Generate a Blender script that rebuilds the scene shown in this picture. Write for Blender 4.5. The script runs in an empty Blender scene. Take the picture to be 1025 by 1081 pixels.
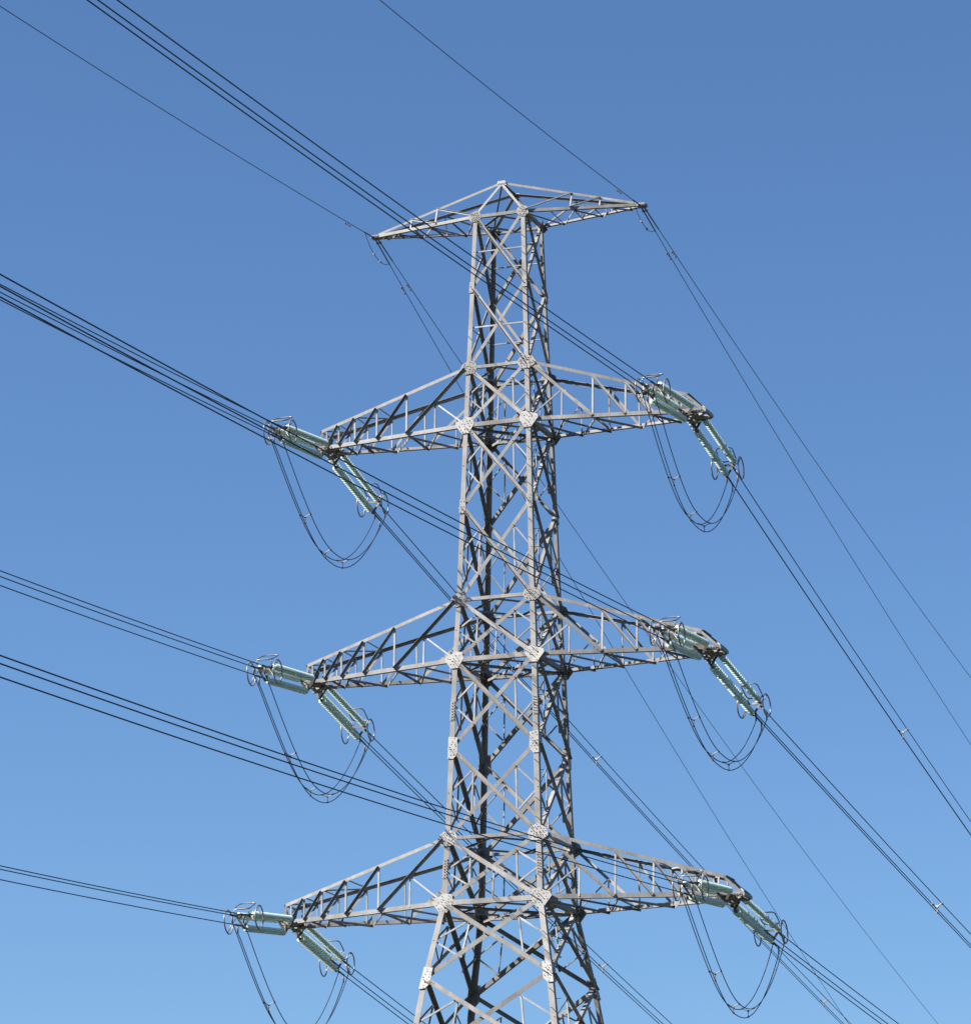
import bpy, bmesh, math, random
from mathutils import Vector, Matrix, Quaternion, noise
random.seed(7)
V = Vector
R = math.radians

# ------------------------------------------------------------------ camera
scene = bpy.context.scene
C = scene.collection
cam_data = bpy.data.cameras.new('camera')
cam = bpy.data.objects.new('camera', cam_data)
C.objects.link(cam)
CAM = V((44.7726, -121.1738, 1.6))
F = V((-0.34021684, 0.90274785, 0.2632467)); RT = V((0.93564193, 0.35294879, -0.00114959)); UP = V((0.09395039, -0.24591354, 0.96472787))
m = Matrix((( RT.x, UP.x, -F.x, CAM.x), (RT.y, UP.y, -F.y, CAM.y), (RT.z, UP.z, -F.z, CAM.z), (0, 0, 0, 1)))
cam.matrix_world = m
cam_data.sensor_fit = 'HORIZONTAL'; cam_data.sensor_width = 36.0
cam_data.lens = 36.0 * 4025.97 / 1025.0
cam_data.clip_start = 0.5; cam_data.clip_end = 6000
scene.camera = cam

# ------------------------------------------------------------------ light: clear sky, sun behind the camera to the left
SUN_EL = R(40); SUN_B = R(54)                        # elevation; azimuth left of the tower's front normal
sdir = V((-math.sin(SUN_B) * math.cos(SUN_EL), -math.cos(SUN_B) * math.cos(SUN_EL), math.sin(SUN_EL)))
world = bpy.data.worlds.new("World"); scene.world = world; world.use_nodes = True
nt = world.node_tree; bg = nt.nodes['Background']
sky = nt.nodes.new('ShaderNodeTexSky'); sky.sky_type = 'NISHITA'; sky.sun_disc = False
sky.sun_elevation = SUN_EL; sky.sun_rotation = math.atan2(sdir.x, sdir.y)
sky.altitude = 0; sky.air_density = 1.0; sky.dust_density = 0.0; sky.ozone_density = 9.0
nt.links.new(sky.outputs[0], bg.inputs[0]); bg.inputs[1].default_value = 0.05
sl = bpy.data.lights.new('sun', 'SUN'); sl.energy = 5.0; sl.angle = R(0.5); sl.color = (1.0, 0.94, 0.86)
so = bpy.data.objects.new('sun', sl); C.objects.link(so)
so.rotation_mode = 'QUATERNION'; so.rotation_quaternion = sdir.to_track_quat('Z', 'Y'); so.location = sdir * 200
scene.view_settings.view_transform = 'Standard'; scene.view_settings.look = 'None'
scene.view_settings.exposure = 1.44; scene.view_settings.gamma = 1

# ------------------------------------------------------------------ materials
def new_mat(name, col, rough=.5, metal=0., spec=.5):
    mt = bpy.data.materials.new(name); mt.use_nodes = True
    b = mt.node_tree.nodes['Principled BSDF']
    b.inputs['Base Color'].default_value = (*col, 1); b.inputs['Roughness'].default_value = rough
    b.inputs['Metallic'].default_value = metal; b.inputs['Specular IOR Level'].default_value = spec
    return mt
def noisy(name, c0, c1, scale, rough=(.45, .7), spec=.4, stretch=(1, 1, 1), detail=6, metal=0., bump=0., vary=0.):
    mt = new_mat(name, c0, spec=spec, metal=metal); n = mt.node_tree.nodes; l = mt.node_tree.links; b = n['Principled BSDF']
    tc = n.new('ShaderNodeTexCoord'); mp = n.new('ShaderNodeMapping'); mp.inputs['Scale'].default_value = stretch
    l.new(tc.outputs['Object'], mp.inputs[0])
    t = n.new('ShaderNodeTexNoise'); t.inputs['Scale'].default_value = scale; t.inputs['Detail'].default_value = detail; t.inputs['Roughness'].default_value = .65
    l.new(mp.outputs[0], t.inputs['Vector'])
    r = n.new('ShaderNodeValToRGB'); r.color_ramp.elements[0].position = .32; r.color_ramp.elements[1].position = .68
    r.color_ramp.elements[0].color = (*c0, 1); r.color_ramp.elements[1].color = (*c1, 1)
    l.new(t.outputs['Fac'], r.inputs[0]); 
    if vary:
        oi = n.new('ShaderNodeObjectInfo'); vr = n.new('ShaderNodeMapRange'); vr.inputs['To Min'].default_value = 1 - vary; vr.inputs['To Max'].default_value = 1 + vary
        l.new(oi.outputs['Random'], vr.inputs['Value'])
        st = n.new('ShaderNodeTexNoise'); st.inputs['Scale'].default_value = 9; mp2 = n.new('ShaderNodeMapping'); mp2.inputs['Scale'].default_value = (1, 1, .12)
        l.new(tc.outputs['Object'], mp2.inputs[0]); l.new(mp2.outputs[0], st.inputs['Vector'])
        sr = n.new('ShaderNodeMapRange'); sr.inputs['From Min'].default_value = .35; sr.inputs['From Max'].default_value = .65; sr.inputs['To Min'].default_value = .88; sr.inputs['To Max'].default_value = 1.06
        l.new(st.outputs['Fac'], sr.inputs['Value'])
        mu = n.new('ShaderNodeMath'); mu.operation = 'MULTIPLY'; l.new(vr.outputs[0], mu.inputs[0]); l.new(sr.outputs[0], mu.inputs[1])
        vm = n.new('ShaderNodeVectorMath'); vm.operation = 'SCALE'; l.new(r.outputs[0], vm.inputs[0]); l.new(mu.outputs[0], vm.inputs['Scale']); l.new(vm.outputs[0], b.inputs['Base Color'])
    else: l.new(r.outputs[0], b.inputs['Base Color'])
    q = n.new('ShaderNodeMapRange'); q.inputs['To Min'].default_value = rough[0]; q.inputs['To Max'].default_value = rough[1]
    l.new(t.outputs['Fac'], q.inputs['Value']); l.new(q.outputs[0], b.inputs['Roughness'])
    if bump:
        bp = n.new('ShaderNodeBump'); bp.inputs['Strength'].default_value = bump; bp.inputs['Distance'].default_value = .02
        l.new(t.outputs['Fac'], bp.inputs['Height']); l.new(bp.outputs[0], b.inputs['Normal'])
    return mt
M_STEEL = noisy('weathered_galvanised_steel', (.145, .136, .128), (.245, .236, .228), 1.3, bump=.2, vary=.22)
M_THIN = noisy('galvanised_angle_steel', (.21, .20, .19), (.33, .32, .31), 2.3, vary=.2)
M_PLATE = noisy('bright_zinc_plate', (.25, .244, .235), (.36, .352, .34), 4.0, rough=(.4, .6))
M_BOLT = noisy('bolt_steel', (.10, .095, .088), (.24, .23, .215), 7)
M_JOINT = noisy('weathered_joint_plate', (.17, .16, .15), (.27, .26, .245), 3.0, vary=.1)
M_FIT = noisy('forged_fitting_steel', (.07, .062, .056), (.15, .135, .125), 6, rough=(.35, .55), metal=.3)
M_RING = noisy('aluminium_ring', (.16, .15, .145), (.25, .24, .23), 5, rough=(.3, .5), metal=.5)
M_WIRE = noisy('weathered_conductor', (.022, .022, .028), (.04, .04, .045), .8, rough=(.5, .7), spec=.3)
M_CLAMP = noisy('aluminium_clamp', (.22, .205, .195), (.32, .30, .285), 8, metal=.2)
M_GRASS = noisy('meadow_grass', (.014, .018, .009), (.030, .034, .018), .35, rough=(.8, .95), spec=.2, detail=12, bump=.6)
M_CONC = noisy('footing_concrete', (.28, .27, .25), (.42, .40, .37), 2.5, rough=(.8, .95), bump=.4)
M_GLASS = new_mat('green_toughened_glass', (.42, .72, .60), .18, spec=.8)
_b = M_GLASS.node_tree.nodes['Principled BSDF']; _b.inputs['Transmission Weight'].default_value = .22; _b.inputs['IOR'].default_value = 1.5
_n = M_GLASS.node_tree.nodes; _l = M_GLASS.node_tree.links
_t = _n.new('ShaderNodeTexNoise'); _t.inputs['Scale'].default_value = 3; _tc = _n.new('ShaderNodeTexCoord'); _l.new(_tc.outputs['Object'], _t.inputs['Vector'])
_r = _n.new('ShaderNodeValToRGB'); _r.color_ramp.elements[0].color = (.56, .74, .67, 1); _r.color_ramp.elements[1].color = (.70, .85, .79, 1)
_l.new(_t.outputs['Fac'], _r.inputs[0]); _l.new(_r.outputs[0], _b.inputs['Base Color'])

# ------------------------------------------------------------------ helpers
def obj(name, bm, mat, parent=None, smooth=False):
    me = bpy.data.meshes.new(name); bmesh.ops.recalc_face_normals(bm, faces=bm.faces); bm.to_mesh(me); bm.free()
    for mm in (mat if isinstance(mat, (list, tuple)) else [mat]): me.materials.append(mm)
    if smooth:
        for f in me.polygons: f.use_smooth = True
    o = bpy.data.objects.new(name, me); C.objects.link(o)
    if parent: o.parent = parent
    return o
def thing(name, label, cat, loc=(0, 0, 0), group=None):
    o = bpy.data.objects.new(name, None); C.objects.link(o); o.location = loc
    o.empty_display_size = .3
    o['label'] = label; o['category'] = cat
    if group: o['group'] = group
    return o
def ortho(d, u):
    u = u - d * u.dot(d)
    return u.normalized()
def prism(bm, p, q, poly, u, v, mi=0):
    """extrude 2-D polygon (in u,v) from p to q"""
    a = [bm.verts.new(p + u * x + v * y) for x, y in poly]
    b = [bm.verts.new(q + u * x + v * y) for x, y in poly]
    n = len(poly)
    fs = [bm.faces.new(a[::-1]), bm.faces.new(b)]
    for i in range(n): fs.append(bm.faces.new((a[i], a[(i + 1) % n], b[(i + 1) % n], b[i])))
    for f in fs: f.material_index = mi
def Lsec(bm, p, q, u, v, a, b=None, t=None):
    """angle-iron bar; heel on line p-q, flange along u (size a), flange along v (size b)"""
    d = (q - p).normalized(); u = ortho(d, u); w = v - d * v.dot(d); w = (w - u * w.dot(u)).normalized()
    b = b or a; t = t or max(.008, a * .1)
    prism(bm, p, q, [(0, 0), (a, 0), (a, t), (t, t), (t, b), (0, b)], u, w)
def box(bm, c, ux, uy, uz, sx, sy, sz):
    c = V(c); p = c - uz * sz / 2; q = c + uz * sz / 2
    prism(bm, p, q, [(-sx/2, -sy/2), (sx/2, -sy/2), (sx/2, sy/2), (-sx/2, sy/2)], ux, uy)
def cyl(bm, p, q, r, n=6, r2=None, mi=0):
    p = V(p); q = V(q); d = (q - p).normalized(); u = d.orthogonal().normalized(); v = d.cross(u); r2 = r if r2 is None else r2
    a = [bm.verts.new(p + (u * math.cos(k*2*math.pi/n) + v * math.sin(k*2*math.pi/n)) * r) for k in range(n)]
    b = [bm.verts.new(q + (u * math.cos(k*2*math.pi/n) + v * math.sin(k*2*math.pi/n)) * r2) for k in range(n)]
    fs = [bm.faces.new(a[::-1]), bm.faces.new(b)] + [bm.faces.new((a[i], a[(i+1) % n], b[(i+1) % n], b[i])) for i in range(n)]
    for f in fs: f.material_index = mi
def tube(bm, pts, r, n=8, closed=False):
    N = len(pts); rings = []; prev = None
    for i, p in enumerate(pts):
        if closed: d = (pts[(i+1) % N] - pts[i-1]).normalized()
        else: d = (pts[min(i+1, N-1)] - pts[max(i-1, 0)]).normalized()
        u = d.orthogonal().normalized() if prev is None else ortho(d, prev)
        prev = u; w = d.cross(u)
        rings.append([bm.verts.new(p + (u * math.cos(k*2*math.pi/n) + w * math.sin(k*2*math.pi/n)) * r) for k in range(n)])
    for i in range(N if closed else N - 1):
        a = rings[i]; b = rings[(i+1) % N]
        for k in range(n): bm.faces.new((a[k], a[(k+1) % n], b[(k+1) % n], b[k]))
    if not closed: bm.faces.new(rings[0][::-1]); bm.faces.new(rings[-1])
def poly_plate(bm, c, u, v, n, pts, t):
    c = V(c)
    prism(bm, c, c + n * t, pts, u, v)

# ------------------------------------------------------------------ ground
bm = bmesh.new()
NX = 60; SZ = 4000.
gv = {}
for i in range(NX + 1):
    for j in range(NX + 1):
        a = (i / NX * 2 - 1); b = (j / NX * 2 - 1)
        x = math.copysign(abs(a) ** 3, a) * SZ; y = math.copysign(abs(b) ** 3, b) * SZ
        rr = math.hypot(x, y)
        z = noise.noise(V((x, y, 0)) * .02) * .25 * min(1, max(0, (rr - 15) / 40)) - .02
        gv[i, j] = bm.verts.new((x, y, min(z, .25)))
for i in range(NX):
    for j in range(NX): bm.faces.new((gv[i, j], gv[i+1, j], gv[i+1, j+1], gv[i, j+1]))
g = obj('ground', bm, M_GRASS, smooth=True); g['kind'] = 'structure'

# ------------------------------------------------------------------ lattice tower
ZL = [(0, 10.7), (20.23, 4.62), (22.81, 3.65), (25.04, 3.47), (28.2, 3.25), (31.3, 3.06), (33.45, 2.86), (36.83, 2.66), (39.8, 2.49), (41.93, 2.33), (44.95, 2.12), (47.62, 1.94)]
def width(z):
    for (z0, w0), (z1, w1) in zip(ZL, ZL[1:]):
        if z <= z1: return w0 + (w1 - w0) * (z - z0) / (z1 - z0)
    return ZL[-1][1]
zE, zAt, zAb, zBt, zBb, zCt, zCb = 47.62, 41.93, 39.80, 33.45, 31.30, 25.04, 22.81
nodes = [0.3, 5.2, 9.6, 13.6, 17.1, 20.23, 22.81, 25.04, 28.2, 31.3, 33.45, 36.83, 39.8, 41.93, 44.95, 47.62]
def corner(sx, sy, z): h = width(z) / 2; return V((sx * h, sy * h, z))
tower = thing('transmission_tower', 'tall grey steel lattice pylon with four tapering legs and four tiers of crossarms', 'pylon')
def legsize(z): return .15 + (.235 - .15) * (47.6 - z) / 47.6

def bolt_at(bm, c, n, r=.021, h=.026, mi=0): cyl(bm, c, c + n * h, r, 6, r * .85, mi)

for sx in (-1, 1):
    for sy in (-1, 1):
        bm = bmesh.new(); prev = None
        for z in [0.1] + [q[0] for q in ZL[1:-1]] + [47.72]:
            c = corner(sx, sy, z); a = legsize(z); t = .02
            pts = [(0, 0), (a, 0), (a, t), (t, t), (t, a), (0, a)]
            rg = [bm.verts.new(c + V((-sx * x, -sy * y, 0))) for x, y in pts]
            if prev:
                for k in range(6): bm.faces.new((prev[k], prev[(k+1) % 6], rg[(k+1) % 6], rg[k]))
            else: bm.faces.new(rg)
            prev = rg
        bm.faces.new(prev)
        # bolted splices
        for zc in (29.5, 24.0, 14.5):
            c0 = corner(sx, sy, zc - .35); c1 = corner(sx, sy, zc + .35); a = legsize(zc)
            o = V((sx * .012, sy * .012, 0))
            Lsec(bm, c0 + o, c1 + o, V((-sx, 0, 0)), V((0, -sy, 0)), a * .92, a * .92, .01)
            for k in range(7):
                for q in (.3, .7):
                    p = c0.lerp(c1, (k + .5 + (q - .5) * .5) / 7.2)
                    bolt_at(bm, p + V((-sx * a * q, sy * .013, 0)), V((0, sy, 0)))
                    bolt_at(bm, p + V((sx * .013, -sy * a * q, 0)), V((sx, 0, 0)))
        obj('leg', bm, M_STEEL, tower)
        bm = bmesh.new(); c = corner(sx, sy, 0)
        cyl(bm, c + V((0, 0, -.8)), c + V((0, 0, .28)), .62, 24, .55)
        obj('concrete_footing', bm, M_CONC, tower)

# faces: name, outward normal, sign functions
FACES = [(V((0, -1, 0)), (-1, -1), (1, -1)), (V((1, 0, 0)), (1, -1), (1, 1)), (V((0, 1, 0)), (1, 1), (-1, 1)), (V((-1, 0, 0)), (-1, 1), (-1, -1))]
secondary = []            # (priority, bmesh builder)
plates_n = 0
low = bmesh.new()
def face_pt(face, side, z, inset=0.0, out=0.0):
    n, l, r = face; a = corner(*l, z); b = corner(*r, z); h = (b - a).normalized()
    p = a + h * inset if side == 0 else b - h * inset
    return p + n * out
def bar_face(bm, p, q, n, size, stand, lower, t=None):
    """face bar: flat flange in the face plane centred on p-q, standing flange out (stand=1) or in (-1), on its lower/upper edge"""
    d = (q - p).normalized(); e = n.cross(d).normalized()
    if (e.z > 0) == bool(lower): e = -e                 # e now points to the edge that carries the standing flange
    if abs(e.z) < .2 and lower == 0: e = e if e.x > 0 else -e
    h = p + e * size / 2; k = q + e * size / 2
    Lsec(bm, h, k, -e, n * stand, size, size * .9, t or size * .1)
for fi, face in enumerate(FACES):
    n = face[0]
    for pi, (z0, z1) in enumerate(zip(nodes, nodes[1:])):
        dest_low = z1 < 18
        s = .105 + (.15 - .105) * (47.6 - z0) / 25 if z0 > 20 else .15
        g0 = .1
        lb, rb = face_pt(face, 0, z0, .08), face_pt(face, 1, z0, .08)
        lt, rt = face_pt(face, 0, z1, .08), face_pt(face, 1, z1, .08)
        # two crossing diagonals
        for (a, b, o, st, lo) in ((lt, rb, .004, 1, 1), (rt, lb, -.026, -1, 0)):
            bm = low if dest_low else bmesh.new()
            bar_face(bm, a + n * o, b + n * o, n, s, st, lo)
            for e0, e1 in ((a, b), (b, a)):
                d = (e1 - e0).normalized()
                for k in range(3): bolt_at(bm, e0 + d * (.22 + .09 * k) + n * .02, n, .017, .02)
            if not dest_low: obj('diagonal_brace', bm, M_STEEL, tower)
        # secondary thin members
        X = (lt + rb) / 2
        q = {}
        ql = (X + lt) / 2; qlb = (X + lb) / 2; qr = (X + rt) / 2; qrb = (X + rb) / 2
        zm = (z0 + z1) / 2; ml = face_pt(face, 0, zm, .06); mr = face_pt(face, 1, zm, .06)
        ins = -n * .045
        th = .05 if z0 > 30 else .058
        items = []
        if z0 >= 41.9:
            items += [(ml, (ml + mr) / 2, 1), ((ml + mr) / 2, mr, 1)] if (z0 < 44.5 or fi in (0, 2)) else [(ml.lerp(mr, .45), mr, 1)]
        else:
            items += [(ml, ql, 1), (ml, qlb, 1), (mr, qr, 1), (mr, qrb, 1), (ql, qlb, 2), (qr, qrb, 2)]
            if (z0, z1) in ((39.8, 41.93), (31.3, 33.45), (22.81, 25.04)):
                items.append((X, (lb + rb) / 2, 2))
        if pi == 4: items = items
        for (a, b, typ) in items:
            mid = (a + b) / 2
            pr = (b - a).length / (mid - CAM).length * (1.5 if fi == 0 else 1.2 if fi == 1 else 1.0) * (1 if z1 > 18 else .01)
            secondary.append((pr, a + ins, b + ins, n, th, typ))
    # horizontal beams
    for z, sz in ((zE, .12), (zAt, .11), (zAb, .15), (zBt, .12), (zBb, .16), (zCt, .12), (zCb, .17)):
        bm = bmesh.new(); a, b = face_pt(face, 0, z, .05), face_pt(face, 1, z, .05)
        bar_face(bm, a + n * .022, b + n * .022, n, sz, -1, 1)
        obj('horizontal_beam', bm, M_STEEL, tower)
secondary.sort(key=lambda s: -s[0])
rest = bmesh.new()
for k, (pr, a, b, n, th, typ) in enumerate(secondary):
    bm = bmesh.new() if k < 100 else rest
    bar_face(bm, a, b, n, th, -1, 1 if typ == 1 else 0, .007)
    bolt_at(bm, a + n * .01, n, .016, .05); bolt_at(bm, b + n * .01, n, .016, .05)
    if k < 100: obj('thin_brace', bm, M_THIN, tower)
o = obj('inner_thin_braces', rest, M_THIN, tower); o['kind'] = 'stuff'
o = obj('lower_bracing', low, M_STEEL, tower); o['kind'] = 'stuff'
# plan bracing inside the body at the crossarm levels
for z in (zAb, zBb, zCb, zAt, zBt, zCt, zE):
    h = width(z) / 2 - .1; big = z in (zAb, zBb, zCb)
    mids = [V((0, -h, z)), V((h, 0, z)), V((0, h, z)), V((-h, 0, z))]
    bm = bmesh.new()
    if big:
        Lsec(bm, V((-h, -h, z - .05)), V((h, h, z - .05)), V((1, -1, 0)), V((0, 0, -1)), .09)
        Lsec(bm, V((-h, h, z - .09)), V((h, -h, z - .09)), V((1, 1, 0)), V((0, 0, -1)), .09)
    for k in range(4):
        Lsec(bm, mids[k] + V((0, 0, -.02)), mids[(k+1) % 4] + V((0, 0, -.02)), V((0, 0, -1)), V((-.3, .2, 0)), .07)
    obj('plan_brace', bm, M_STEEL, tower)

# gusset plates with bolt heads
def gusset(face, side, z, pts, off=.018, rows=1, mat=M_PLATE, dens=.082, br=.018):
    n, l, r = face; a = corner(*l, z); b = corner(*r, z); h = (b - a).normalized()
    c = (a if side == 0 else b); hu = h if side == 0 else -h
    upv = (corner(*(l if side == 0 else r), z + 1) - c).normalized()
    c = c + n * (off + .012 * 0)
    bm = bmesh.new(); prism(bm, c, c + n * .012, pts, hu, upv)
    nf = len(bm.faces)
    # point in polygon fill of bolts
    xs = [p[0] for p in pts]; ys = [p[1] for p in pts]
    def inside(x, y):
        r_ = False
        for i in range(len(pts)):
            x0, y0 = pts[i]; x1, y1 = pts[i-1]
            if (y0 > y) != (y1 > y) and x < (x1 - x0) * (y - y0) / (y1 - y0) + x0: r_ = not r_
        return r_
    y = min(ys) + .05; row = 0
    while y < max(ys):
        x = min(xs) + .05 + (row % 2) * dens * .5
        while x < max(xs):
            m_ = .03
            if inside(x - m_, y) and inside(x + m_, y) and inside(x, y - m_) and inside(x, y + m_) and random.random() < .68:
                p = c + n * .0115 + hu * (x + random.uniform(-.02, .02)) + upv * (y + random.uniform(-.018, .018))
                bolt_at(bm, p, n, br * random.uniform(.7, 1.1), random.uniform(.018, .03), 1)
            x += dens
        y += dens * .85; row += 1
    o = obj('gusset_plate', bm, [mat, M_BOLT], tower)
for face in FACES:
    for side in (0, 1):
        cut = (lambda P: [(max(x, .0), y) for x, y in P]) if face[0].x != 0 else (lambda P: P)
        for z in (zAt, zBt, zCt):
            s = 1.0 if z > 30 else 1.12
            gusset(face, side, z, cut([(-.26*s, -.10*s), (-.16*s, .14*s), (.10*s, .28*s), (.34*s, .16*s), (.42*s, -.02*s), (.30*s, -.22*s), (-.02*s, -.26*s)]), dens=.085, mat=M_JOINT if z > 30 else M_PLATE)
        for z in (zAb, zBb, zCb):
            s = 1.0 if z > 30 else 1.1
            gusset(face, side, z, cut([(-.30*s, .02*s), (-.28*s, .14*s), (-.02, .22*s), (.06, .30*s), (.34*s, .26*s), (.40*s, .02*s), (.22*s, -.30*s), (-.04*s, -.30*s)]), dens=.12, br=.016)
        for z in (44.95, 36.83, 28.2, 20.23):
            s = .8 if z > 40 else 1.0 if z > 30 else 1.15
            s *= (.75 if z > 36 else 1)
            gusset(face, side, z, [(-.02, -.34*s), (-.02, .34*s), (.26*s, .30*s), (.28*s, -.20*s), (.16*s, -.34*s)], dens=.11, mat=M_PLATE if z < 30 else M_JOINT, br=.016)
        gusset(face, side, zE, cut([(-.16, -.10), (-.10, .14), (.12, .24), (.28, .1), (.28, -.08), (.12, -.2), (-.04, -.2)]), dens=.08, mat=M_JOINT)

# step bolts climbing the near right leg
k = 0; z = 18.3
while z < 47.2 and k < 96:
    c = corner(1, -1, z); a = legsize(z); bm = bmesh.new()
    if k % 2 == 0: p = c + V((-a * .55, 0, 0)); q = p + V((0, -.16, 0))
    else: p = c + V((0, a * .55, 0)); q = p + V((.16, 0, 0))
    cyl(bm, p, q, .011, 6); bolt_at(bm, q, (q - p).normalized(), .018, .015)
    obj('step_bolt', bm, M_FIT, tower); z += .33; k += 1

# ------------------------------------------------------------------ crossarms
TIP = {"EL": (-5.1273, 47.6702), "ER": (5.0510, 47.6015), "AL": (-7.0954, 39.7802), "AR": (7.3364, 39.6891), "BL": (-7.5483, 31.2057), "BR": (7.7304, 31.2329), "CL": (-8.2727, 22.7072), "CR": (8.4010, 22.7364)}
PK = 48.90
YP = .7
def crossarm(key):
    L, zt = TIP[key]; sx = -1 if L < 0 else 1
    zb, ztop = {'A': (zAb, zAt), 'B': (zBb, zBt), 'C': (zCb, zCt)}[key[0]]
    hb, ht = width(zb) / 2, width(ztop) / 2
    X = V((sx, 0, 0)); main = bmesh.new()
    s_low = {'A': .135, 'B': .145, 'C': .155}[key[0]]
    LW = {}; UPC = {}
    for sy in (-1, 1):
        n = V((0, sy, 0))
        b0 = V((sx * hb, sy * (hb + .02), zb)); b1 = V((L, sy * .42, zt))
        t0 = V((sx * ht, sy * (ht + .02), ztop)); t1 = V((L - sx * (.60 if sx > 0 else .10), sy * .47, zt + .62))
        LW[sy] = (b0, b1); UPC[sy] = (t0, t1)
        Lsec(main, b0 + V((-sx * .2, 0, -.06)), b1 + V((0, 0, -.06)), V((0, 0, 1)), -n, s_low, s_low)
    # tip: end beam, hanger plates, closing members
    zz = V((0, 0, 1)); yy = V((0, 1, 0))
    box(main, V((L + sx * .03, 0, zt)), X, yy, zz, .08, .90, .12)
    AX = L - sx * (.15 if sx < 0 else .62)
    for q in (-1, 1): box(main, V((AX, q * .36, zt - .12)), X, yy, zz, .34, .12, .16)
    box(main, V((L - sx * .42, 0, zt - .05)), X, yy, zz, .12, .95, .12)
    for q in (-1, 1): Lsec(main, V((L, q * .38, zt - .10)), V((L - sx * .9, -q * .38, zt - .10 - .012 * (q + 1))), V((0, 1, 0)), V((0, 0, 1)), .09)
    Lsec(main, V((L - sx * .62, -.42, zt - .06)), V((L - sx * .62, .42, zt - .06)), X, V((0, 0, 1)), .10)
    arm = obj('crossarm', main, M_STEEL, tower)
    # upper chords
    for sy in (-1, 1):
        n = V((0, sy, 0)); bm = bmesh.new(); t0, t1 = UPC[sy]
        Lsec(bm, t0 + V((0, 0, .05)), t1 + V((0, 0, .05)), V((0, 0, -1)), -n, .115, .115)
        obj('upper_chord', bm, M_STEEL, arm)
        bm = bmesh.new(); Lsec(bm, t1, LW[sy][1] + V((sx * .02, 0, .05)), V((-sx, 0, 0)), -n, .085, .085)
        obj('end_strut', bm, M_STEEL, arm)
        # posts and diagonals
        fr = [.40, .61, .765, .88, .965]
        b0, b1 = LW[sy]; t0, t1 = UPC[sy]
        def lw(f):
            xx = b0.x + (t1.x - b0.x) * f; g_ = (xx - b0.x) / (b1.x - b0.x); return b0.lerp(b1, g_)
        def up(f): return t0.lerp(t1, f)
        tops = [t0] + [up(f) for f in fr]; bots = [lw(0)] + [lw(f) for f in fr]
        for i, f in enumerate(fr):
            bm = bmesh.new(); a = bots[i+1] - n * .012; b = V((a.x, up(f).y - n.y * .012, up(f).z))
            bar_face(bm, a, b, n, .062 if i < 3 else .055, -1, 0, .008); obj('post', bm, M_THIN, arm)
            bm = bmesh.new(); a = tops[i] + n * .004; b = bots[i+1] + n * .004
            size = .105 if i == 0 else .09 if i < 3 else .075
            d = (b - a).normalized()
            # the standing flange sits on the upper edge of the bar
            bar_face(bm, a + d * .06, b - d * .02, n, size, 1, 0 if sx < 0 else 1, .009)
            obj('diagonal_brace', bm, M_STEEL, arm)
        # short redundant post and strut in the first bay
        mid = tops[0].lerp(bots[1], .52); a = V((mid.x, lw(.21).y, lw(.21).z)); a.x = mid.x
        g_ = (mid.x - b0.x) / (b1.x - b0.x); a = b0.lerp(b1, g_)
        bm = bmesh.new(); bar_face(bm, mid - n * .02, a - n * .02, n, .05, -1, 0, .007); obj('post', bm, M_THIN, arm)
        bm = bmesh.new(); bar_face(bm, mid - n * .03, b0 + V((0, 0, .08)) - n * .03, n, .05, -1, 1, .007); obj('strut', bm, M_THIN, arm)
    # bottom plane: cross members and zigzag
    fr2 = [.0, .20, .40, .61, .765, .88]
    P = {sy: [LW[sy][0].lerp(LW[sy][1], f * .93) + V((0, -sy * .05, -.045)) for f in fr2] for sy in (-1, 1)}
    for i in range(1, len(fr2)):
        bm = bmesh.new()
        if i % 2 == 0 or i > 3: Lsec(bm, P[-1][i], P[1][i], V((-sx, 0, 0)), V((0, 0, -1)), .06)
        a, b = (P[-1][i-1], P[1][i]) if i % 2 else (P[1][i-1], P[-1][i])
        Lsec(bm, a + V((0, 0, -.012)), b + V((0, 0, -.012)), V((0, 1, 0)), V((0, 0, -1)), .085)
        if i <= 2:
            a, b = (P[1][i-1], P[-1][i]) if i % 2 else (P[-1][i-1], P[1][i])
            Lsec(bm, a + V((0, 0, -.03)), b + V((0, 0, -.03)), V((0, 1, 0)), V((0, 0, -1)), .07)
        obj('plan_brace', bm, M_STEEL, arm)
    # top plane near the tip and tip cage
    for i in range(1, 5):
        f0, f1 = [.40, .61, .765, .88, .98][i-1:i+1]
        bm = bmesh.new(); u0 = {sy: UPC[sy][0].lerp(UPC[sy][1], f0) for sy in (-1, 1)}; u1 = {sy: UPC[sy][0].lerp(UPC[sy][1], f1) for sy in (-1, 1)}
        if i > 1:
            Lsec(bm, u0[-1] + V((0, .02, .02)), u0[1] + V((0, -.02, .02)), V((sx, 0, 0)), V((0, 0, -1)), .05)
            if i % 2: Lsec(bm, u0[-1] + V((0, .02, 0)), u1[1] + V((0, -.02, 0)), V((sx, 0, 0)), V((0, 0, -1)), .05)
            else: Lsec(bm, u0[1] + V((0, -.02, 0)), u1[-1] + V((0, .02, 0)), V((sx, 0, 0)), V((0, 0, -1)), .05)
            obj('top_brace', bm, M_THIN, arm)
        else: bm.free()
    bm = bmesh.new()
    a = UPC[-1][1]; b = UPC[1][1]
    Lsec(bm, a + V((0, 0, .03)), b + V((0, 0, .03)), V((sx, 0, 0)), V((0, 0, -1)), .08)
    Lsec(bm, a + V((0, .03, 0)), LW[1][1] + V((0, -.04, .06)), V((0, -1, 0)), V((sx, 0, 0)), .06)
    Lsec(bm, b + V((0, -.03, -.02)), LW[-1][1] + V((0, .04, .06)), V((0, -1, 0)), V((sx, 0, 0)), .06)
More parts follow.
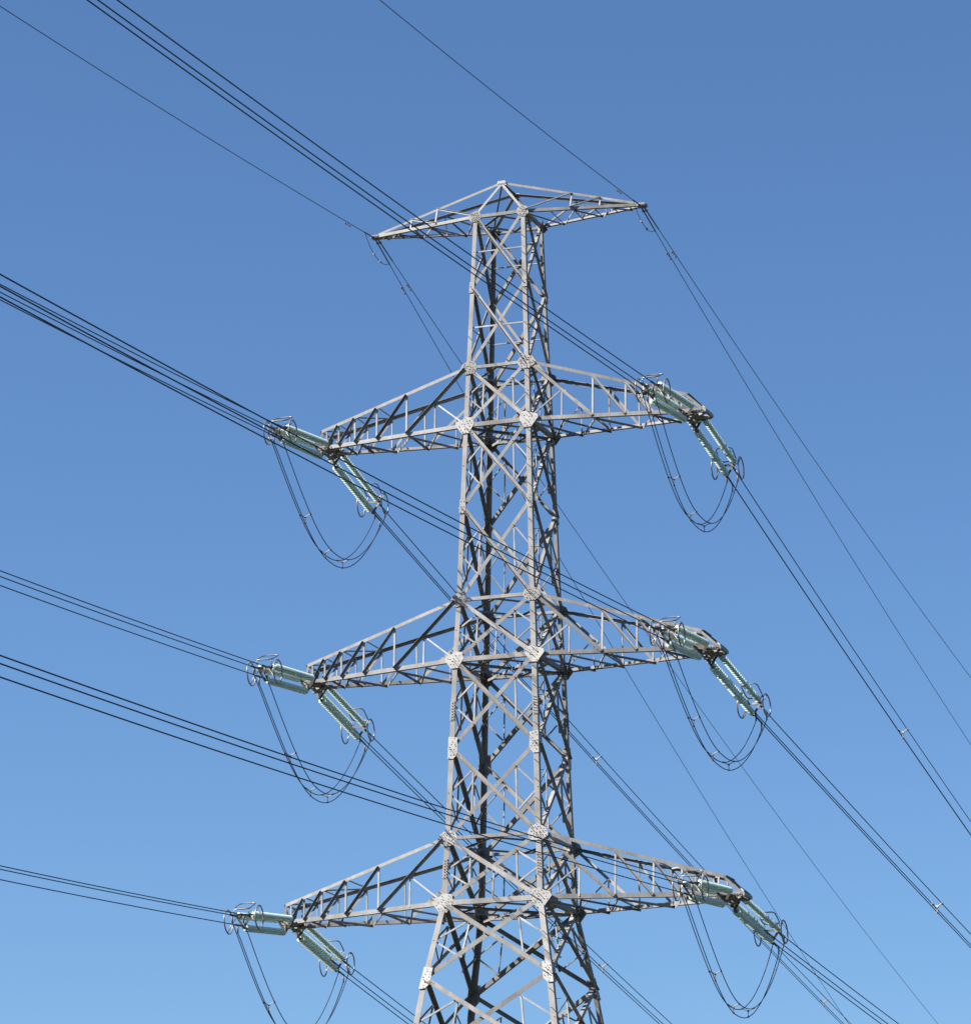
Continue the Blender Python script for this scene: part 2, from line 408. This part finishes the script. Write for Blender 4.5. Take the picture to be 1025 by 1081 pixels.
    poly_plate(bm, V((L - sx * .45, -.485, zt + .02)), V((sx, 0, 0)), V((0, 0, 1)), V((0, 1, 0)), [(-.12, -.1), (.44, -.1), (.40, .03), (.1, .08), (-.08, .05)], .014)
    poly_plate(bm, V((L - sx * .45, .47, zt + .02)), V((sx, 0, 0)), V((0, 0, 1)), V((0, 1, 0)), [(-.12, -.1), (.44, -.1), (.40, .03), (.1, .08), (-.08, .05)], .014)
    for k in range(14):
        bolt_at(bm, V((L - sx * (.5 - .032 * k), -.486, zt - .02 + .04 * math.sin(k * 2.1))), V((0, -1, 0)), .02, .03)
    obj('tip_frame', bm, M_STEEL, arm)
    return arm
for key in ('AL', 'AR', 'BL', 'BR', 'CL', 'CR'): crossarm(key)

# earth-wire crossarm at the very top
for key in ('EL', 'ER'):
    L, zt = TIP[key]; sx = -1 if L < 0 else 1; h = width(zE) / 2
    main = bmesh.new(); LWc = {}; UPc = {}
    for sy in (-1, 1):
        n = V((0, sy, 0)); b0 = V((sx * h, sy * (h + .02), zE)); b1 = V((L, sy * .10, zt))
        LWc[sy] = (b0, b1); UPc[sy] = (V((0, sy * YP, PK)), V((L - sx * .15, sy * .12, zt + .12)))
        Lsec(main, b0 + V((-sx * .15, 0, -.04)), b1 + V((0, 0, -.03)), V((0, 0, 1)), -n, .11, .11)
    box(main, V((L, 0, zt + .02)), V((sx, 0, 0)), V((0, 1, 0)), V((0, 0, 1)), .30, .30, .10)
    for k in range(4): bolt_at(main, V((L - .1 + .07 * k, -.16, zt + .02)), V((0, -1, 0)), .02, .03)
    arm = obj('crossarm', main, M_STEEL, tower)
    for sy in (-1, 1):
        n = V((0, sy, 0)); t0, t1 = UPc[sy]; b0, b1 = LWc[sy]
        bm = bmesh.new(); Lsec(bm, t0 + V((0, 0, .03)), t1, V((0, 0, -1)), -n, .085, .085); obj('upper_chord', bm, M_STEEL, arm)
        for f in (.47, .73):
            xx = t0.x + (t1.x - t0.x) * (f if f > .5 else .52); u_ = t0.lerp(t1, (xx - t0.x) / (t1.x - t0.x)); l_ = b0.lerp(b1, (xx - b0.x) / (b1.x - b0.x))
            bm = bmesh.new(); bar_face(bm, u_ - n * .01, l_ - n * .01, n, .05, -1, 0, .007); obj('post', bm, M_THIN, arm)
            bm = bmesh.new(); src = b0 if f < .5 else LWc[sy][0].lerp(b1, .38)
            bar_face(bm, src + V((0, 0, .06)) + n * .004, u_ + n * .004, n, .06, 1, 0 if sx < 0 else 1, .007); obj('diagonal_brace', bm, M_STEEL, arm)
    fr2 = [0, .22, .42, .60, .76, .9]
    P = {sy: [LWc[sy][0].lerp(LWc[sy][1], f) + V((0, -sy * .04, -.03)) for f in fr2] for sy in (-1, 1)}
    for i in range(1, 6):
        bm = bmesh.new(); Lsec(bm, P[-1][i], P[1][i], V((-sx, 0, 0)), V((0, 0, -1)), .045)
        a, b = (P[-1][i-1], P[1][i]) if i % 2 else (P[1][i-1], P[-1][i])
        Lsec(bm, a + V((0, 0, -.01)), b + V((0, 0, -.01)), V((0, 1, 0)), V((0, 0, -1)), .055)
        obj('plan_brace', bm, M_STEEL, arm)
for sy in (-1, 1):
    n = V((0, sy, 0)); pk = V((0, sy * YP, PK)); h = width(zE) / 2
    for sx in (-1, 1):
        bm = bmesh.new(); Lsec(bm, pk + V((sx * .03, 0, -.02)), V((sx * h, sy * h, zE + .05)), V((-sx, 0, 0)), -n, .085); obj('peak_rafter', bm, M_STEEL, tower)
    bm = bmesh.new(); poly_plate(bm, pk + V((0, sy * .01, -.02)), V((1, 0, 0)), V((0, 0, 1)), n, [(-.2, -.1), (.2, -.1), (.14, .08), (-.14, .08)], .012)
    for k in range(6): bolt_at(bm, pk + V((-.13 + .052 * k, sy * .02, -.06 + .03 * (k % 2))), n)
    obj('gusset_plate', bm, [M_PLATE], tower)
bm = bmesh.new(); Lsec(bm, V((0, -YP, PK)), V((0, YP, PK)), V((1, 0, 0)), V((0, 0, -1)), .07)
Lsec(bm, V((0, -YP, PK - .05)), V((-width(zE) / 2, width(zE) / 2, zE)), V((1, 0, 0)), V((0, 0, -1)), .05)
obj('ridge_beam', bm, M_STEEL, tower)

# ------------------------------------------------------------------ lines (start direction, slopes and sag of each span)
W = {"near_AL": [0.0558, -0.1352, -0.1043, 2.7821], "near_AR": [0.0419, -0.1051, -0.0982, 1.7869], "near_BL": [0.0619, -0.1189, -0.097, 3.0074], "near_BR": [0.0499, -0.1057, -0.0976, 2.0708], "near_CL": [0.0775, -0.1166, -0.0935, 3.0267], "near_CR": [0.0466, -0.0992, -0.0905, 2.6284], "far_AL": [-0.0512, -0.1643, -0.1349, 2.4569], "far_AR": [-0.0456, -0.1377, -0.1317, 2.4694], "far_BL": [-0.0673, -0.1427, -0.1199, 2.4446], "far_BR": [0.0557, -0.2172, -0.1898, 2.5846], "far_CL": [-0.0764, -0.1377, -0.1016, 3.0812], "far_CR": [0.0083, -0.1176, -0.0839, 3.0943]}
EW = {"near_EL": [0.0085, -0.0988, 4.3914], "near_ER": [0.0179, -0.1036, 5.195], "far_ERa": [-0.0357, -0.1737, 4.3176], "far_ERb": [-0.0335, -0.1173, 4.3182], "far_ELa": [-0.0858, -0.215, 3.4509], "far_ELb": [-0.0802, -0.1417, 2.5712]}
LS = 4.6
TIER = {'A': 'upper', 'B': 'middle', 'C': 'lowest'}
SIDE = {'L': 'left', 'R': 'right'}
def attach(key, side):
    L, z = TIP[key]; s = -1 if L < 0 else 1
    return V((L - s * (.15 if s < 0 else .62), -.4 if side == 'near' else .4, z - .03))
def hdir(th, side): return V((math.sin(th), (-1 if side == 'near' else 1) * math.cos(th), 0))

# one insulator set, built along local +Y (towards the span), local X across the line, Z up
ins_proto = None
def make_insulator_set():
    root = thing('insulator_set', '', 'insulator', group='insulator sets at the crossarm tips')
    # three strings: two above, one below
    offs = [(-.26, .15), (.26, .15), (0, -.30)]
    # tower-side yoke
    bm = bmesh.new()
    cyl(bm, (-.05, 0, -.03), (.05, 0, -.03), .05, 8)
    K = [V((x, .24, z)) for x, z in offs]
    for q in range(3): box(bm, (K[q] + K[q-1]) / 2, V((0, 1, 0)), (K[q] - K[q-1]).normalized().cross(V((0, 1, 0))), (K[q] - K[q-1]).normalized(), .024, .085, (K[q] - K[q-1]).length + .05)
    for q in range(3): cyl(bm, K[q], V((0, .02, -.02)), .022, 6)
    for x, z in offs:
        cyl(bm, (x, .24, z), (x, .42, z), .03, 8)
    obj('tower_yoke', bm, M_FIT, root)
    strs = []
    prof = [(.045, 0), (.065, .012), (.112, .034), (.122, .046), (.116, .058), (.09, .054), (.085, .078), (.06, .064), (.05, .085), (.035, .09)]
    N = 24; y0 = .42; y1 = 4.36; pitch = (y1 - y0) / N
    me = None; core = None
    for x, z in offs:
        if me is None:
            bm = bmesh.new(); SEG = 16
            for k in range(N):
                rings = [[bm.verts.new((r * math.cos(a * 2 * math.pi / SEG), y0 + k * pitch + yy, r * math.sin(a * 2 * math.pi / SEG))) for a in range(SEG)] for r, yy in prof]
                for i in range(len(rings) - 1):
                    for a in range(SEG): bm.faces.new((rings[i][a], rings[i][(a+1) % SEG], rings[i+1][(a+1) % SEG], rings[i+1][a]))
                bm.faces.new(rings[0]); bm.faces.new(rings[-1])
            s = obj('insulator_string', bm, M_GLASS, root, smooth=True); me = s.data
            bm = bmesh.new()
            for k in range(N):
                cyl(bm, (0, y0 + k * pitch - .055, 0), (0, y0 + k * pitch + .012, 0), .045, 10, .062)
            cyl(bm, (0, y0 - .03, 0), (0, y1 + .05, 0), .014, 6)
            c = obj('metal_caps', bm, M_FIT, s, smooth=True); core = c.data
        else:
            s = bpy.data.objects.new('insulator_string', me); C.objects.link(s); s.parent = root
            c = bpy.data.objects.new('metal_caps', core); C.objects.link(c); c.parent = s
        s.location = (x, 0, z)
    # live-side yoke and links
    bm = bmesh.new()
    for x, z in offs:
        cyl(bm, (x, y1, z), (x, y1 + .16, z), .03, 8)
    K = [V((x, y1 + .14, z)) for x, z in offs]
    for q in range(3): box(bm, (K[q] + K[q-1]) / 2, V((0, 1, 0)), (K[q] - K[q-1]).normalized().cross(V((0, 1, 0))), (K[q] - K[q-1]).normalized(), .024, .075, (K[q] - K[q-1]).length + .05)
    for x, z in [(-.2, .115), (.2, .115), (0, -.23)]: cyl(bm, (x * 1.2, y1 + .14, z * 1.2), (x, LS + .06, z), .026, 8)
    obj('line_yoke', bm, M_FIT, root)
    # grading rings left and right, racket loop on top
    ringm = None
    for sx in (-1, 1):
        bm = bmesh.new(); yc = LS - .12
        pts = [V((sx * .5, yc + .41 * math.cos(t * 2 * math.pi / 36), .0 + .40 * math.sin(t * 2 * math.pi / 36))) for t in range(36)]
        tube(bm, pts, .024, 8, True)
        tube(bm, [V((sx * .5, yc + .16, -.375)), V((sx * .42, yc + .12, -.2)), V((sx * .2, yc + .06, .1))], .016, 6)
        tube(bm, [V((sx * .5, yc - .05, .40)), V((sx * .42, yc, .25)), V((sx * .24, yc + .04, .16))], .016, 6)
        obj('grading_ring', bm, M_RING, root, smooth=True)
    bm = bmesh.new(); pts = []
    yc = LS - .35; hx, hy, rc = .30, .36, .14
    for cx, cy, a0 in ((hx - rc, hy - rc, 0), (-hx + rc, hy - rc, 90), (-hx + rc, -hy + rc, 180), (hx - rc, -hy + rc, 270)):
        for k in range(7):
            a = R(a0 + k * 15); yy = cy + rc * math.sin(a); pts.append(V((cx + rc * math.cos(a), yc + yy, .50 - .22 * (yy / hy) * .5)))
    tube(bm, pts, .022, 8, True)
    for sx in (-1, 1): tube(bm, [V((sx * .28, yc + .3, .42)), V((sx * .26, yc + .36, .3)), V((sx * .24, LS - .08, .14))], .016, 6)
    obj('top_ring', bm, M_RING, root, smooth=True)
    return root
def dup(root, name=None):
    r = root.copy(); C.objects.link(r)
    for ch in list(root.children):
        c = ch.copy(); C.objects.link(c); c.parent = r
        for g2 in ch.children:
            d = g2.copy(); C.objects.link(d); d.parent = c
    return r
proto = make_insulator_set(); used = False
QE = {}
OFFW = [(-.2, .1154), (.2, .1154), (0, -.2308)]
LABI = {
 ('near', 'AL'): 'green glass strings reaching left from the tip of the upper left crossarm',
 ('near', 'AR'): 'green glass strings lying in front of the upper right crossarm near its tip',
 ('near', 'BL'): 'green glass strings reaching left from the tip of the middle left crossarm',
 ('near', 'BR'): 'green glass strings lying in front of the middle right crossarm near its tip',
 ('near', 'CL'): 'green glass strings reaching left from the tip of the lowest left crossarm',
 ('near', 'CR'): 'green glass strings lying in front of the lowest right crossarm near its tip',
 ('far', 'AL'): 'green glass strings sloping down to the right below the upper left crossarm tip',
 ('far', 'AR'): 'green glass strings hanging steeply below the upper right crossarm tip',
 ('far', 'BL'): 'green glass strings sloping down to the right below the middle left crossarm tip',
 ('far', 'BR'): 'green glass strings hanging steeply below the middle right crossarm tip',
 ('far', 'CL'): 'green glass strings sloping down to the right below the lowest left crossarm tip',
 ('far', 'CR'): 'green glass strings sloping down below the lowest right crossarm tip'}
LABW = {
 ('near', 'AL'): 'three dark wires running from the upper left insulators to the left edge',
 ('near', 'AR'): 'three dark wires from the upper right insulators passing the pylon top to the top edge',
 ('near', 'BL'): 'three dark wires running from the middle left insulators to the left edge',
 ('near', 'BR'): 'three dark wires crossing the pylon body from the middle right insulators to the upper left',
 ('near', 'CL'): 'three dark wires running from the lowest left insulators to the left edge',
 ('near', 'CR'): 'three dark wires crossing the pylon just above its lowest crossarm towards the left edge',
 ('far', 'AL'): 'three dark wires passing behind the pylon from the upper left insulators to the bottom right',
 ('far', 'AR'): 'three dark wires falling from the upper right insulators to the right edge',
 ('far', 'BL'): 'three dark wires passing behind the pylon from the middle left insulators to the bottom edge',
 ('far', 'BR'): 'three dark wires falling from the middle right insulators to the lower right edge',
 ('far', 'CL'): 'three dark wires falling from the lowest left insulators to the pylon leg',
 ('far', 'CR'): 'three dark wires falling from the lowest right insulators to the bottom edge'}
SPC = {('far', 'AR'): [29.5, 85], ('far', 'BR'): [21.0, 75], ('far', 'AL'): [29.6, 73.8, 130], ('far', 'BL'): [34, 84]}

for side in ('near', 'far'):
    for key in ('AL', 'AR', 'BL', 'BR', 'CL', 'CR'):
        th, ms, mm, cc = W[side + '_' + key]; cc *= 1e-4
        a = attach(key, side); dh = hdir(th, side)
        sd = (dh * math.sqrt(1 - ms * ms) + V((0, 0, ms))).normalized()
        Q = a + sd * LS
        lx = sd.cross(V((0, 0, 1))).normalized(); lz = lx.cross(sd)
        rot = Matrix((lx, sd, lz)).transposed().to_4x4()
        if not used: r = proto; used = True
        else: r = dup(proto)
        r.matrix_world = Matrix.Translation(a) @ rot
        for ch in r.children:                       # each set hangs a little differently
            if 'ring' in ch.name: ch.rotation_euler = (random.uniform(-.012, .012), random.uniform(-.05, .05), random.uniform(-.012, .012))
        r['label'] = LABI[side, key]
        # conductor bundle
        lat = V((dh.y, -dh.x, 0))
        b = thing('conductor_bundle', LABW[side, key], 'power line', Q, 'triple conductor bundles')
        N = 150; smax = 330.
        for ox, oz in OFFW:
            pts = []
            for k in range(N + 1):
                s = smax * (k / N) ** 1.3
                pts.append(lat * ox + V((0, 0, oz)) + dh * s + V((0, 0, mm * s + cc * s * s)))
            bm = bmesh.new(); tube(bm, pts, .0175, 6)
            w = obj('conductor_wire', bm, M_WIRE, b, smooth=True)
            bm = bmesh.new(); cyl(bm, pts[0] - sd * .05, pts[0] + dh * .75 + V((0, 0, mm * .75)), .034, 8)
            jt = .45 if side == 'near' else .7; p = pts[0] + dh * jt + V((0, 0, mm * jt)); cyl(bm, p, p + V((0, 0, -.28)), .028, 8)
            obj('end_clamp', bm, M_FIT, w, smooth=True)
        for s in SPC.get((side, key), []):
            bm = bmesh.new(); c = dh * s + V((0, 0, mm * s + cc * s * s)); dd = (dh + V((0, 0, mm + 2 * cc * s))).normalized()
            cyl(bm, c - dd * .04, c + dd * .04, .06, 10)
            for ox, oz in OFFW:
                e = c + lat * ox + V((0, 0, oz)); cyl(bm, c, e, .026, 8, .02); cyl(bm, e - dd * .07, e + dd * .07, .042, 8)
            obj('spacer', bm, M_CLAMP, b)
        QE[side, key] = (Q, dh, lat, mm)

# jumper loops under each crossarm tip
for key in ('AL', 'AR', 'BL', 'BR', 'CL', 'CR'):
    (Qa, da, la, ma), (Qb, db, lb, mb) = QE['near', key], QE['far', key]
    j = thing('jumper_loop', 'slack loop of three dark cables hanging under the %s %s crossarm tip' % (TIER[key[0]], SIDE[key[1]]), 'jumper cable', (Qa + Qb) / 2, 'jumper loops under the crossarms')
    org = (Qa + Qb) / 2
    D = {'AL': 2.82, 'AR': 2.78, 'BL': 2.92, 'BR': 2.6, 'CL': 3.0, 'CR': 2.95}[key]; PW = {'AL': 2.35, 'AR': 2.5, 'BL': 2.28, 'BR': 2.4, 'CL': 2.45, 'CR': 2.3}[key]
    cur = []
    for wi, (ox, oz) in enumerate(OFFW):
        pa = Qa + la * ox + V((0, 0, oz)) + da * .45 + V((0, 0, ma * .45 - .25)); pb = Qb + lb * -ox + V((0, 0, oz)) + db * .7 + V((0, 0, mb * .7 - .25))
        pts = []
        for k in range(61):
            t = k / 60; u = abs(2 * t ** 1.12 - 1); f = 1 - u ** PW
            tt = t + .035 * math.sin(2 * math.pi * t)
            p = pa.lerp(pb, tt); p = p + V((0, 0, -D * f + (0 if oz > 0 else .06 * f)))
            pts.append(p - org)
        cur.append(pts)
        bm = bmesh.new(); tube(bm, pts, .0165, 6); obj('jumper_cable', bm, M_WIRE, j, smooth=True)
    for kk in (15, 28, 40):
        pts = [c[kk] for c in cur]; dd = (cur[0][kk+1] - cur[0][kk-1]).normalized(); c = sum(pts, V((0, 0, 0))) / 3; bm = bmesh.new()
        cyl(bm, c - dd * .03, c + dd * .03, .035, 8)
        for e in pts: cyl(bm, c, e, .014, 8); cyl(bm, e - dd * .05, e + dd * .05, .03, 8)
        obj('spacer', bm, M_FIT, j)

# earth wires
LABE = {'near_EL': 'thin earth wire rising left from the left tip of the topmost crossarm', 'near_ER': 'thin earth wire rising to the top edge from the right tip of the topmost crossarm',
 'far_ERa': 'lower thin earth wire of the pair falling right from the topmost right tip', 'far_ERb': 'upper thin earth wire of the pair falling right from the topmost right tip',
 'far_ELa': 'lower thin earth wire of the pair passing behind the pylon from the topmost left tip', 'far_ELb': 'upper thin earth wire of the pair passing behind the pylon from the topmost left tip'}
ends = {}
for k_, (th, mm, cc) in EW.items():
    side, key = k_.split('_'); L, z = TIP[key[:2]]; off = {'a': -.05, 'b': .05}.get(key[-1], 0)
    cc *= 1e-4; dh = hdir(th, side); a = V((L + off, -.12 if side == 'near' else .12, z - .05))
    t = thing('earth_wire', LABE[k_], 'power line', a, 'thin earth wires at the pylon top')
    N = 130; pts = [dh * s + V((0, 0, mm * s + cc * s * s)) for s in [330. * (k / N) ** 1.3 for k in range(N + 1)]]
    bm = bmesh.new(); tube(bm, pts, .0125, 6); w = obj('wire', bm, M_WIRE, t, smooth=True)
    def at(s): return dh * s + V((0, 0, mm * s + cc * s * s))
    L1 = 1.0 if side == 'near' else 1.7
    bm = bmesh.new(); cyl(bm, at(0), at(.25), .03, 8); cyl(bm, at(.2), at(L1), .024, 8); cyl(bm, at(.2) + V((-.05, 0, 0)), at(.2) + V((.05, 0, 0)), .03, 6)
    obj('end_clamp', bm, M_FIT, t, smooth=True)
    for s in ((2.6,) if side == 'near' else (3.4,)):
        s += .3 if key[-1] == 'b' else 0
        bm = bmesh.new(); c = at(s); zz = V((0, 0, -.09)); dd = (at(s + .1) - at(s)).normalized()
        cyl(bm, c + V((0, 0, .02)), c + zz, .022, 8); cyl(bm, c + zz - dd * .2, c + zz + dd * .2, .009, 6)
        for q in (-1, 1): cyl(bm, c + zz + dd * q * .15, c + zz + dd * q * .27, .030, 8, .022)
        obj('vibration_damper', bm, M_FIT, t, smooth=False)
    ends[k_] = (a, dh, mm)
for key in ('EL', 'ER'):
    p = ends['near_' + key]; q = ends['far_' + key + 'a']
    pa = p[0] + p[1] * .95 + V((0, 0, -.1)); pb = q[0] + q[1] * 1.6 + V((0, 0, q[2] * 1.6 - .02))
    t = thing('earth_jumper', 'slack thin cable loop under the topmost %s crossarm tip' % SIDE[key[1]], 'jumper cable', (pa + pb) / 2, 'earth wire loops')
    org = (pa + pb) / 2; pts = [pa.lerp(pb, k / 24) + V((0, 0, -.38 * (1 - abs(2 * k / 24 - 1) ** 2.2))) - org for k in range(25)]
    bm = bmesh.new(); tube(bm, pts, .011, 6); obj('jumper_cable', bm, M_WIRE, t, smooth=True)
    bm = bmesh.new()
    for k in (9, 15): box(bm, pts[k], V((1, 0, 0)), V((0, 1, 0)), V((0, 0, 1)), .05, .09, .07)
    obj('parallel_clamp', bm, M_CLAMP, t)
